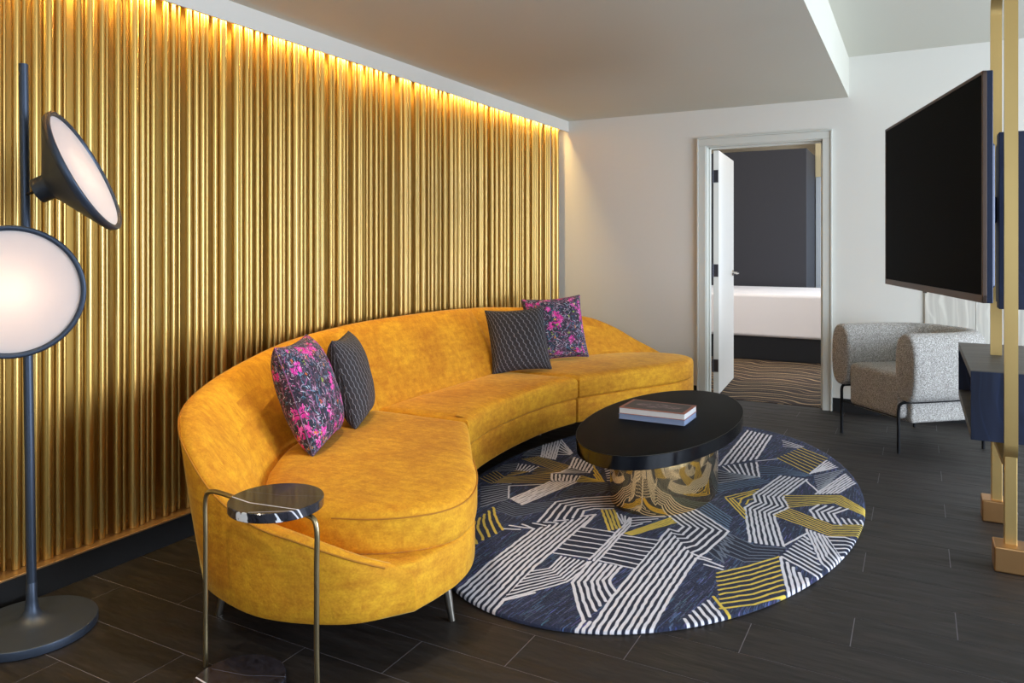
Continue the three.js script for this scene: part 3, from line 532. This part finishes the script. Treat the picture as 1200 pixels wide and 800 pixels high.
const knit = (() => {
  const f = (u, v) => { const rows = 20, cols = 16, c = (u - 0.42 * (1 - v) + 1) * cols, ci = Math.floor(c), fc = c - ci; const zig = Math.abs(((v * rows * 1.0 + ci * 0.37) % 1 + 1) % 1 - 0.5) * 0.5; const d = Math.abs(fc - 0.32 - zig); const l = smooth(1 - d / 0.13); const thread = 0.6 + 0.4 * noise(u * 240, v * 240, 240, 240, 801); return [l * thread, thread]; };
  return { map: tex(512, (u, v) => { const [l, th] = f(u, v); return mixc(mixc([0.13, 0.12, 0.13], [0.27, 0.255, 0.27], th * 1.5 - 0.6), [0.72, 0.72, 0.76], l * 0.95); }), bump: tex(512, (u, v) => { const [l, th] = f(u, v); return 0.7 * l + 0.3 * th; }, false) };
})();
const floralA = floralTex(4242), floralB = floralTex(9191); seed = 777;
const fl = (m) => phys({ map: m, roughness: 0.75, sheen: 0.35, sheenRoughness: 0.4, sheenColor: new THREE.Color(0.5, 0.35, 0.5) });
const knitMat = phys({ map: knit.map, bumpMap: knit.bump, bumpScale: 0.003, roughness: 0.9, sheen: 0.2, sheenRoughness: 0.5, sheenColor: new THREE.Color(0.3, 0.3, 0.33) });
// width direction (level), lean towards the back in radians
function pillow(pos, across, lean, roll, w, h, d, mat, label) {
  const X = V(across[0], 0, across[1]).normalize(), N0 = V(-X.z, 0, X.x);          // face normal before leaning
  const g = thing('cushion', label, 'cushion', pos, 0, 'scatter cushions on the sofa');
  const up = V(0, Math.cos(lean), 0).addScaledVector(N0, -Math.sin(lean)), N = X.clone().cross(up);
  const X2 = X.clone().multiplyScalar(Math.cos(roll)).addScaledVector(up, Math.sin(roll)), U2 = up.clone().multiplyScalar(Math.cos(roll)).addScaledVector(X, -Math.sin(roll));
  g.quaternion.setFromRotationMatrix(new THREE.Matrix4().makeBasis(X2, U2, N));
  const geo = pillowGeo(w, h, d); geo.translate(0, h / 2, 0);
  mesh('cover', geo, mat, g);
  const e = []; const n = 24; for (let k = 0; k < 4 * n; k++) { const q = k / n, s = Math.floor(q), f = (q - s) * 2 - 1; const [a, b] = [[f, -1], [1, f], [-f, 1], [-1, -f]][s]; e.push([a * w / 2 * (1 - 0.075 * (1 - b * b) * a * a), h / 2 + b * h / 2 * (1 - 0.075 * (1 - a * a) * b * b), 0]); }
  mesh('seam', tube(e, 0.003, 160, 6, true), mat, g);
  return g;
}
pillow([0.565, 0.425, 3.755], [-0.472, -0.881], 0.34, 0.0, 0.45, 0.45, 0.19, fl(floralA), 'magenta floral cushion beside a charcoal cushion at the near sofa end');
pillow([0.43, 0.425, 3.36], [-0.50, -0.86], 0.26, 0.0, 0.40, 0.41, 0.16, knitMat, 'charcoal zigzag knit cushion standing beside the near magenta cushion');
pillow([0.475, 0.425, 1.80], [0.635, -0.773], 0.28, 0.03, 0.42, 0.42, 0.15, knitMat, 'charcoal zigzag knit cushion leaning in front of a magenta cushion');
pillow([0.475, 0.425, 1.22], [0.66, -0.75], 0.24, 0.05, 0.47, 0.46, 0.15, fl(floralB), 'magenta floral cushion behind a charcoal cushion at the far sofa bend');

// ------------------------------------------------------------------ coffee table with two books
const TT = 0.38;
{
  const t = thing('coffee_table', 'oval black coffee table on a mirrored gold drum base', 'table', [1.625, 0, 2.44]);
  const ell = (a, b, n) => Array.from({ length: n }, (_, i) => { const q = i / n * Math.PI * 2; return [a * Math.cos(q), b * Math.sin(q)]; });
  mesh('table_top', prism(ell(0.3545, 0.7815, 128), [[0.004, TT - 0.062], [0.001, TT - 0.060], [0, TT - 0.057], [0, TT - 0.004], [0.001, TT - 0.001], [0.004, TT]]), phys({ color: 0x060608, roughness: 0.55, specularIntensity: 0.14 }), t);
  const rim = ell(0.3552, 0.7822, 160).map(([x, z]) => [x, TT - 0.0008, z]); mesh('edge_line', tube(rim, 0.0008, 320, 6, true), std({ color: 0x4a463e, roughness: 0.4, metalness: 0.6 }), t);
  mesh('rim_band', loft([ell(0.3556, 0.7826, 160).map(([x, z]) => [x, TT - 0.059, z]), ell(0.3556, 0.7826, 160).map(([x, z]) => [x, TT - 0.003, z])], true, false, 0), phys({ color: 0x0d1018, roughness: 0.16, metalness: 0.35, clearcoat: 0.6, clearcoatRoughness: 0.1, side: THREE.DoubleSide }), t);
  const b = mesh('base', prism(ell(0.25, 0.42, 160), [[0.0, 0.0145], [0, TT - 0.062]], true), M.goldMirror, t); b.userData.label = 'polished gold mirror drum';
}
{
  const cover = (() => { const cv = document.createElement('canvas'); cv.width = 512; cv.height = 340; const g = cv.getContext('2d'); seed = 55; g.fillStyle = '#a8604a'; g.fillRect(0, 0, 512, 340); g.fillStyle = '#1c1216'; g.fillRect(26, 24, 460, 292); for (let k = 0; k < 160; k++) { const x = R(90, 430), y = 170 + (rnd() - 0.5) * 150 * Math.sin((x - 60) / 400 * 3.1); g.fillStyle = ['#5a4048', '#8d7076', '#b79a9c', '#3a2830', '#c7b2b0', '#6b4d58'][Math.floor(rnd() * 6)]; g.globalAlpha = 0.5; g.beginPath(); g.ellipse(x, y, R(6, 32), R(3, 12), R(-0.6, 0.6), 0, 6.3); g.fill(); } g.globalAlpha = 1; const t = new THREE.CanvasTexture(cv); t.colorSpace = THREE.SRGBColorSpace; return t; })();
  const copperCloth = std({ color: 0xa8604a, roughness: 0.55 }), paper = std({ color: 0xeeecea, roughness: 0.9 }), bluePaper = std({ color: 0x93a3c4, roughness: 0.8 });
  const W = 0.336, D = 0.222;
  function book(y, h, coverMat, topMat, pages, label, dx, dz, turn) {
    const t = thing('book', label, 'book', [1.597 + dx, y, 2.472 + dz], turn);
    mesh('page_block', box(-W / 2 + 0.002, W / 2 - 0.003, 0.0025, h - 0.0025, -D / 2 + 0.003, D / 2 - 0.003), pages, t);
    mesh('back_cover', rbox(-W / 2, W / 2, 0, 0.003, -D / 2, D / 2, 0.0012), coverMat, t);
    const fc = new RoundedBoxGeometry(W, 0.003, D, 2, 0.0012).translate(0, h - 0.0015, 0), g2 = fc.index ? fc.toNonIndexed() : fc, p = g2.attributes.position, uv = g2.attributes.uv; for (let i = 0; i < p.count; i++) uv.setXY(i, p.getX(i) / W + 0.5, 0.5 - p.getZ(i) / D);
    mesh('front_cover', g2, topMat, t);
    mesh('spine', rbox(-W / 2 - 0.001, W / 2 - 0.002, 0.001, h - 0.001, -D / 2 - 0.001, -D / 2 + 0.003, 0.001), coverMat, t);
  }
  book(TT, 0.0265, bluePaper, bluePaper, bluePaper, 'pale blue book lying under the copper edged book', 0, 0, 0.0);
  book(TT + 0.0266, 0.032, copperCloth, std({ map: cover, roughness: 0.4 }), paper, 'book with copper bordered dark photo cover and white pages', 0.001, 0, 0.0);
}

// ------------------------------------------------------------------ floor lamp with two conical heads
{
  const bx = 0.225, bz = 4.766, t = thing('floor_lamp', 'dark blue grey floor lamp with two wide conical heads', 'lamp', [bx, 0, bz]);
  const metal = std({ color: new THREE.Color().setRGB(0.065, 0.085, 0.125), metalness: 0.6, roughness: 0.42, bumpMap: plasterBump, bumpScale: 0.0002 });
  mesh('base', lathe([[0, 0], [0.186, 0], [0.190, 0.003], [0.190, 0.026], [0.187, 0.030], [0.12, 0.032], [0.075, 0.036], [0.048, 0.043], [0.030, 0.056], [0.021, 0.075], [0.0165, 0.105], [0.015, 0.16], [0, 0.16]], 96), metal, t);
  const topP = [-0.024, 1.84, 0.013];
  mesh('pole', rod([0, 0.14, 0], topP, 0.0145, 0.0135, 24), metal, t);
  const head = (c, n, attach, R0, depth) => {
    const g = new THREE.Group(); g.name = 'lamp_head'; t.add(g); g.position.set(c[0] - bx, c[1], c[2] - bz);
    const N = V(...n).normalize(); g.quaternion.setFromUnitVectors(V(0, 1, 0), N);   // local +y is the way the head points
    mesh('shade', lathe([[0.030, -depth - 0.028], [0.040, -depth - 0.024], [0.041, -depth + 0.012], [0.060, -depth + 0.026], [R0 - 0.004, -0.014], [R0, -0.004], [R0 + 0.001, 0.006], [R0 - 0.004, 0.009], [R0 - 0.012, 0.008], [R0 - 0.014, 0.002], [R0 - 0.020, -0.004], [0.062, -depth + 0.034], [0, -depth + 0.034]], 96), metal, g);
    mesh('reflector', lathe([[0.0, -depth + 0.036], [0.058, -depth + 0.036], [R0 - 0.026, -0.008], [R0 - 0.016, -0.003]], 72), std({ color: 0xf2ece6, roughness: 0.7, side: THREE.DoubleSide }), g);
    mesh('cap', lathe([[0, -depth - 0.03], [0.03, -depth - 0.028], [0.034, -depth - 0.02], [0, -depth - 0.02]], 40), metal, g);
    mesh('diffuser', new THREE.CylinderGeometry(R0 - 0.014, R0 - 0.014, 0.003, 72).translate(0, -0.001, 0), phys({ color: 0xf2e9e6, roughness: 1, transmission: 0.35, thickness: 0, ior: 1.2, side: THREE.DoubleSide }), g);
    const bulb = mesh('bulb', new THREE.SphereGeometry(0.02, 20, 14).translate(0, -depth + 0.05, 0), std({ color: 0xfff2d8, emissive: new THREE.Color().setRGB(1, 0.82, 0.55), emissiveIntensity: 3 }), g);
    const pl = new THREE.PointLight(new THREE.Color().setRGB(1, 0.83, 0.6), 0.07); pl.position.set(0, -depth + 0.05, 0); pl.castShadow = true; g.add(pl);
    const A = V(attach[0] - bx, attach[1], attach[2] - bz), Bp = V(0, -depth - 0.012, 0).applyQuaternion(g.quaternion).add(g.position);
    mesh('arm', [rod(A.toArray(), Bp.toArray(), 0.0045, 0.0045, 12), new THREE.SphereGeometry(0.011, 16, 12).translate(...A.toArray()), new THREE.SphereGeometry(0.010, 16, 12).translate(...Bp.toArray())], M.blackMetal, t);
  };
  const fw = V(-Math.sin(YAW), 0, -Math.cos(YAW)), rt = V(Math.cos(YAW), 0, -Math.sin(YAW));
  const cam = (a, b, c) => V(0, b, 0).addScaledVector(rt, a).addScaledVector(fw, -c).toArray();       // right, up, towards the lens
  const spot = (u, v, D) => EYE.clone().addScaledVector(fw, D).addScaledVector(rt, (u - 600) / FOCAL * D).add(V(0, (HORIZON - v) / FOCAL * D, 0)).toArray();
  const poleAt = (y) => [bx + topP[0] * (y - 0.14) / 1.7, y, bz + topP[2] * (y - 0.14) / 1.7];
  head(spot(99, 201, 2.40), cam(0.867, 0.433, -0.205), poleAt(1.415), 0.205, 0.125);
  head(spot(12, 342, 2.26), cam(0.42, -0.02, 0.90), poleAt(1.10), 0.200, 0.125);
}

// ------------------------------------------------------------------ side table
{
  const t = thing('side_table', 'small two tier side table of veined dark marble on bent brass tubes', 'table', [1.11, 0, 4.66]);
  const marble = (s) => { const cv = document.createElement('canvas'); cv.width = cv.height = 512; const g = cv.getContext('2d'); seed = s; g.fillStyle = '#2b2b33'; g.fillRect(0, 0, 512, 512); for (let k = 0; k < 900; k++) { g.fillStyle = rnd() < 0.5 ? 'rgba(60,58,66,0.25)' : 'rgba(14,14,18,0.25)'; g.beginPath(); g.ellipse(rnd() * 512, rnd() * 512, R(4, 30), R(3, 12), rnd() * 3, 0, 6.3); g.fill(); } g.strokeStyle = '#e8e4ea'; g.lineWidth = 9; g.beginPath(); g.moveTo(20, 350); g.lineTo(190, 372); g.lineTo(505, 330); g.stroke(); g.lineWidth = 5; g.beginPath(); g.moveTo(300, 470); g.lineTo(505, 345); g.stroke(); g.strokeStyle = 'rgba(225,220,228,0.7)'; g.lineWidth = 1.6; g.beginPath(); g.moveTo(40, 260); g.lineTo(260, 220); g.lineTo(470, 130); g.stroke(); g.fillStyle = '#eef0f4'; for (const [x, y] of [[250, 500], [285, 492], [450, 430]]) for (let q = 0; q < 12; q++) { g.beginPath(); g.ellipse(x + R(-18, 18), y + R(-10, 12), R(4, 16), R(4, 12), 0, 0, 6.3); g.fill(); } const m = new THREE.CanvasTexture(cv); m.colorSpace = THREE.SRGBColorSpace; return m; };
  const disc = (r, y0, y1, cx, cz, name, s) => { const g = lathe([[0, y0], [r - 0.002, y0], [r, y0 + 0.002], [r, y1 - 0.002], [r - 0.002, y1], [0, y1]], 80).toNonIndexed(); const p = g.attributes.position, uv = g.attributes.uv; for (let i = 0; i < p.count; i++) uv.setXY(i, p.getX(i) / (2.02 * r) + 0.5, 0.5 - (p.getZ(i) + (y1 - p.getY(i)) * 0.5) / (2.25 * r)); g.translate(cx, 0, cz); mesh(name, toCreasedNormals(g, 0.7), phys({ map: marble(s), roughness: 0.22, clearcoat: 0.5, clearcoatRoughness: 0.08 }), t); };
  const lx = -0.213, rx = 0.236, zl = -0.018, zr = -0.003, y = 0.527;
  disc(0.127, y + 0.007, y + 0.033, 0.097, 0.004, 'top', 21);
  disc(0.127, 0.004, 0.030, -0.039, 0.012, 'base', 22);
  mesh('frame', tube([[lx, 0.004, zl], [lx, 0.2, zl], [lx, 0.40, zl], [lx, y - 0.03, zl], [lx + 0.008, y - 0.008, zl], [lx + 0.03, y, zl], [0, y, 0], [rx - 0.03, y, zr], [rx - 0.008, y - 0.008, zr], [rx, y - 0.03, zr], [rx, 0.40, zr], [rx, 0.2, zr], [rx, 0.035, zr], [rx - 0.008, 0.014, zr], [rx - 0.03, 0.0075, zr], [0.05, 0.0075, 0.0]], 0.0072, 160, 14), M.brassTube, t);
  mesh('plate', rod([0.097, y + 0.0055, 0.004], [0.097, y + 0.0075, 0.004], 0.08, 0.08, 48), M.brassTube, t);
}

// ------------------------------------------------------------------ armchair
{
  const t = thing('armchair', 'grey tweed barrel armchair on thin black metal legs', 'armchair', [2.729, 0, 0.672], Math.atan2(-0.75, 0.66));
  // arms and back: one stadium section swept round a U
  const path = new THREE.CatmullRomCurve3([[-0.300, 0.29], [-0.305, 0.12], [-0.300, -0.05], [-0.255, -0.20], [-0.14, -0.285], [0, -0.305], [0.14, -0.285], [0.255, -0.20], [0.300, -0.05], [0.305, 0.12], [0.300, 0.29]].map(p => V(p[0], 0, p[1])), false, 'centripetal');
  const sec = []; const SW = 0.088, SH = 0.205; for (let i = 0; i < 36; i++) { const a = i / 36 * Math.PI * 2, c = Math.cos(a), s = Math.sin(a); sec.push([Math.sign(c) * Math.pow(Math.abs(c), 0.8) * SW, Math.sign(s) * Math.pow(Math.abs(s), 0.72) * SH]); }
  const rings = [], NP = 72;
  const ringAt = (u, k, back) => { const p = path.getPointAt(u), tg = path.getTangentAt(u), nx = tg.z, nz = -tg.x; return sec.map(([a, b]) => [p.x + nx * a * k + tg.x * back, 0.52 + b * (k > 0.98 ? 1 : 1 - (1 - k) * SW / SH) , p.z + nz * a * k + tg.z * back]); };
  for (const [k, b] of [[0.80, -0.030], [0.90, -0.026], [0.965, -0.016], [0.995, -0.006]]) rings.push(ringAt(0, k, b));
  for (let k = 0; k <= NP; k++) rings.push(ringAt(k / NP, 1, 0));
  for (const [k, b] of [[0.995, 0.006], [0.965, 0.016], [0.90, 0.026], [0.80, 0.030]]) rings.push(ringAt(1, k, b));
  mesh('arms_and_back', loft(rings, true, true, 1.0), M.tweed, t);
  mesh('seat', rbox(-0.235, 0.235, 0.195, 0.475, -0.26, 0.30, 0.035, 5), M.tweed, t);
  mesh('seat_base', rbox(-0.27, 0.27, 0.175, 0.31, -0.25, 0.245, 0.02, 4), M.tweed, t);
  for (const sx of [-1, 1]) {
    mesh('rail', tube([[sx * 0.30, 0.312, -0.24], [sx * 0.30, 0.312, 0.0], [sx * 0.298, 0.312, 0.24]], 0.009, 24, 10), M.blackMetal, t);
    mesh('leg', tube([[sx * 0.296, 0.312, 0.235], [sx * 0.285, 0.312, 0.30], [sx * 0.268, 0.295, 0.325], [sx * 0.262, 0.26, 0.33], [sx * 0.262, 0.13, 0.33], [sx * 0.262, 0, 0.33]], 0.0095, 40, 10), M.blackMetal, t);
    mesh('leg', tube([[sx * 0.30, 0.312, -0.235], [sx * 0.29, 0.30, -0.255], [sx * 0.285, 0.26, -0.26], [sx * 0.285, 0.0, -0.26]], 0.0095, 30, 10), M.blackMetal, t);
  }
  mesh('crossbar', rod([-0.262, 0.215, 0.33], [0.262, 0.215, 0.33], 0.004, 0.004, 8), M.blackMetal, t);
}

// ------------------------------------------------------------------ brass television stand: frame, console, panel
{
  const t = thing('media_stand', 'tall rounded brass frame with hung navy console standing on square feet', 'stand', [3.072, 0, 2.395]);
  const sub = (name, x, y, z) => { const g = new THREE.Group(); g.name = name; g.position.set(x - 3.072, y, z - 2.395); t.add(g); return g; };
  // flat bar bent into an upright rounded loop in the plane across z
  const zn = 0.322, y0 = 0.385, y1 = 2.40, r = 0.10, w = 0.045, th = 0.02;
  const loop = []; const arc = (cz, cy, a0) => { for (let k = 0; k <= 10; k++) { const a = a0 + k / 10 * Math.PI / 2; loop.push([cz + r * Math.cos(a), cy + r * Math.sin(a), Math.cos(a), Math.sin(a)]); } };
  arc(zn - r, y1 - r, 0); arc(-zn + r, y1 - r, Math.PI / 2); arc(-zn + r, y0 + r, Math.PI); arc(zn - r, y0 + r, 1.5 * Math.PI);
  const rings = loop.map(([z, y, nz, ny]) => [[-w / 2, 0], [w / 2, 0], [w / 2, -th], [-w / 2, -th]].map(([a, b]) => [a, y + ny * b, z + nz * b])); rings.push(rings[0]);
  mesh('loop', loft(rings, true, false, 0.5), M.goldBar, t);
  for (const s of [1, -1]) {
    const z = s * (zn - 0.035); mesh('post', rbox(-0.021, 0.021, 0.07, 0.46, z - 0.021, z + 0.021, 0.003), M.goldBar, t);
    const zb = s * 0.30; mesh('foot', rbox(-0.058, 0.058, 0, 0.097, zb - 0.058, zb + 0.058, 0.006, 3), M.copper, t);
  }
  const c = sub('console', 3.072, 0.375, 2.2);
  {
  const x0 = -0.130, x1 = 0.30, z0 = -0.555, z1 = 0.455, y1 = 0.375, y0 = 0.10;   // top at 0.75
  mesh('top_board', rbox(x0, x1, y1 - 0.03, y1, z0, z1 - 0.012, 0.002), M.greyOak, c);
  mesh('bottom_board', rbox(x0, x1, y0, y0 + 0.03, z0, z1 - 0.012, 0.002), M.greyOak, c);
  mesh('end_panel', rbox(x0, x1, y0, y1 - 0.001, z1 - 0.012, z1, 0.002), M.navyWood, c);
  mesh('end_panel', rbox(x0, x1, y0, y1 - 0.001, z0 - 0.012, z0, 0.002), M.navyWood, c);
  mesh('divider', box(x0 + 0.25, x0 + 0.265, y0 + 0.03, y1 - 0.03, z0, z1 - 0.012), M.navyWood, c);
  }
  const sp = sub('screen_panel', 3.10, 1.0, 2.4);
  mesh('board', rbox(-0.062, 0.27, 0, 0.70, 0.15, 0.24, 0.003), M.navyWood, sp);
  mesh('back_board', rbox(-0.035, 0.05, 0, 0.70, -0.24, 0.15, 0.003), M.navyWood, sp);
  mesh('mount_arm', rbox(-0.098, -0.034, 0.35, 0.46, -0.16, -0.06, 0.004), M.blackMetal, sp);
}
{
  const tvx = 2.782, tvz = 2.344, ang = Math.atan2(2.962 - 2.605, 3.023 - 1.665);      // the screen's long side against the z axis
  const t = thing('television', 'large flat black television turned on its bracket towards the sofa', 'television', [tvx, 1.046, tvz], -Math.PI / 2 + ang);
  // local +z is the way the screen faces, local x runs along it
  const W = 1.404, Hh = 0.828, bz = 0.012;
  const gloss = phys({ color: 0x020202, roughness: 0.6, specularIntensity: 0.05 });
  mesh('screen', box(-W / 2 + bz, W / 2 - bz, 0.026, Hh - bz, -0.002, 0.0), gloss, t);
  const bez = std({ color: 0x5a4a42, roughness: 0.45, metalness: 0.5 });
  mesh('bezel', [rbox(-W / 2, W / 2, 0, 0.028, -0.012, 0.002, 0.002), rbox(-W / 2, W / 2, Hh - bz, Hh, -0.012, 0.002, 0.002), rbox(-W / 2, -W / 2 + bz, 0, Hh, -0.012, 0.002, 0.002), rbox(W / 2 - bz, W / 2, 0, Hh, -0.012, 0.002, 0.002)], bez, t);
  mesh('casing', [rbox(-W / 2, W / 2, 0, Hh, -0.032, -0.010, 0.003), rbox(-W / 2 + 0.06, W / 2 - 0.06, 0.05, Hh - 0.25, -0.062, -0.028, 0.012)], std({ color: 0x1b2740, roughness: 0.35, metalness: 0.3 }), t);
  mesh('bracket', [rbox(-0.18, 0.18, 0.2, 0.52, -0.078, -0.060, 0.003), rbox(-0.05, 0.05, 0.30, 0.42, -0.22, -0.07, 0.004)], std({ color: 0x2a2a2c, roughness: 0.5, metalness: 0.6 }), t);
  mesh('badge', rbox(-0.018, 0.018, -0.006, 0.002, -0.006, 0.002, 0.001), bez, t);
}
renderer.render(scene, camera);
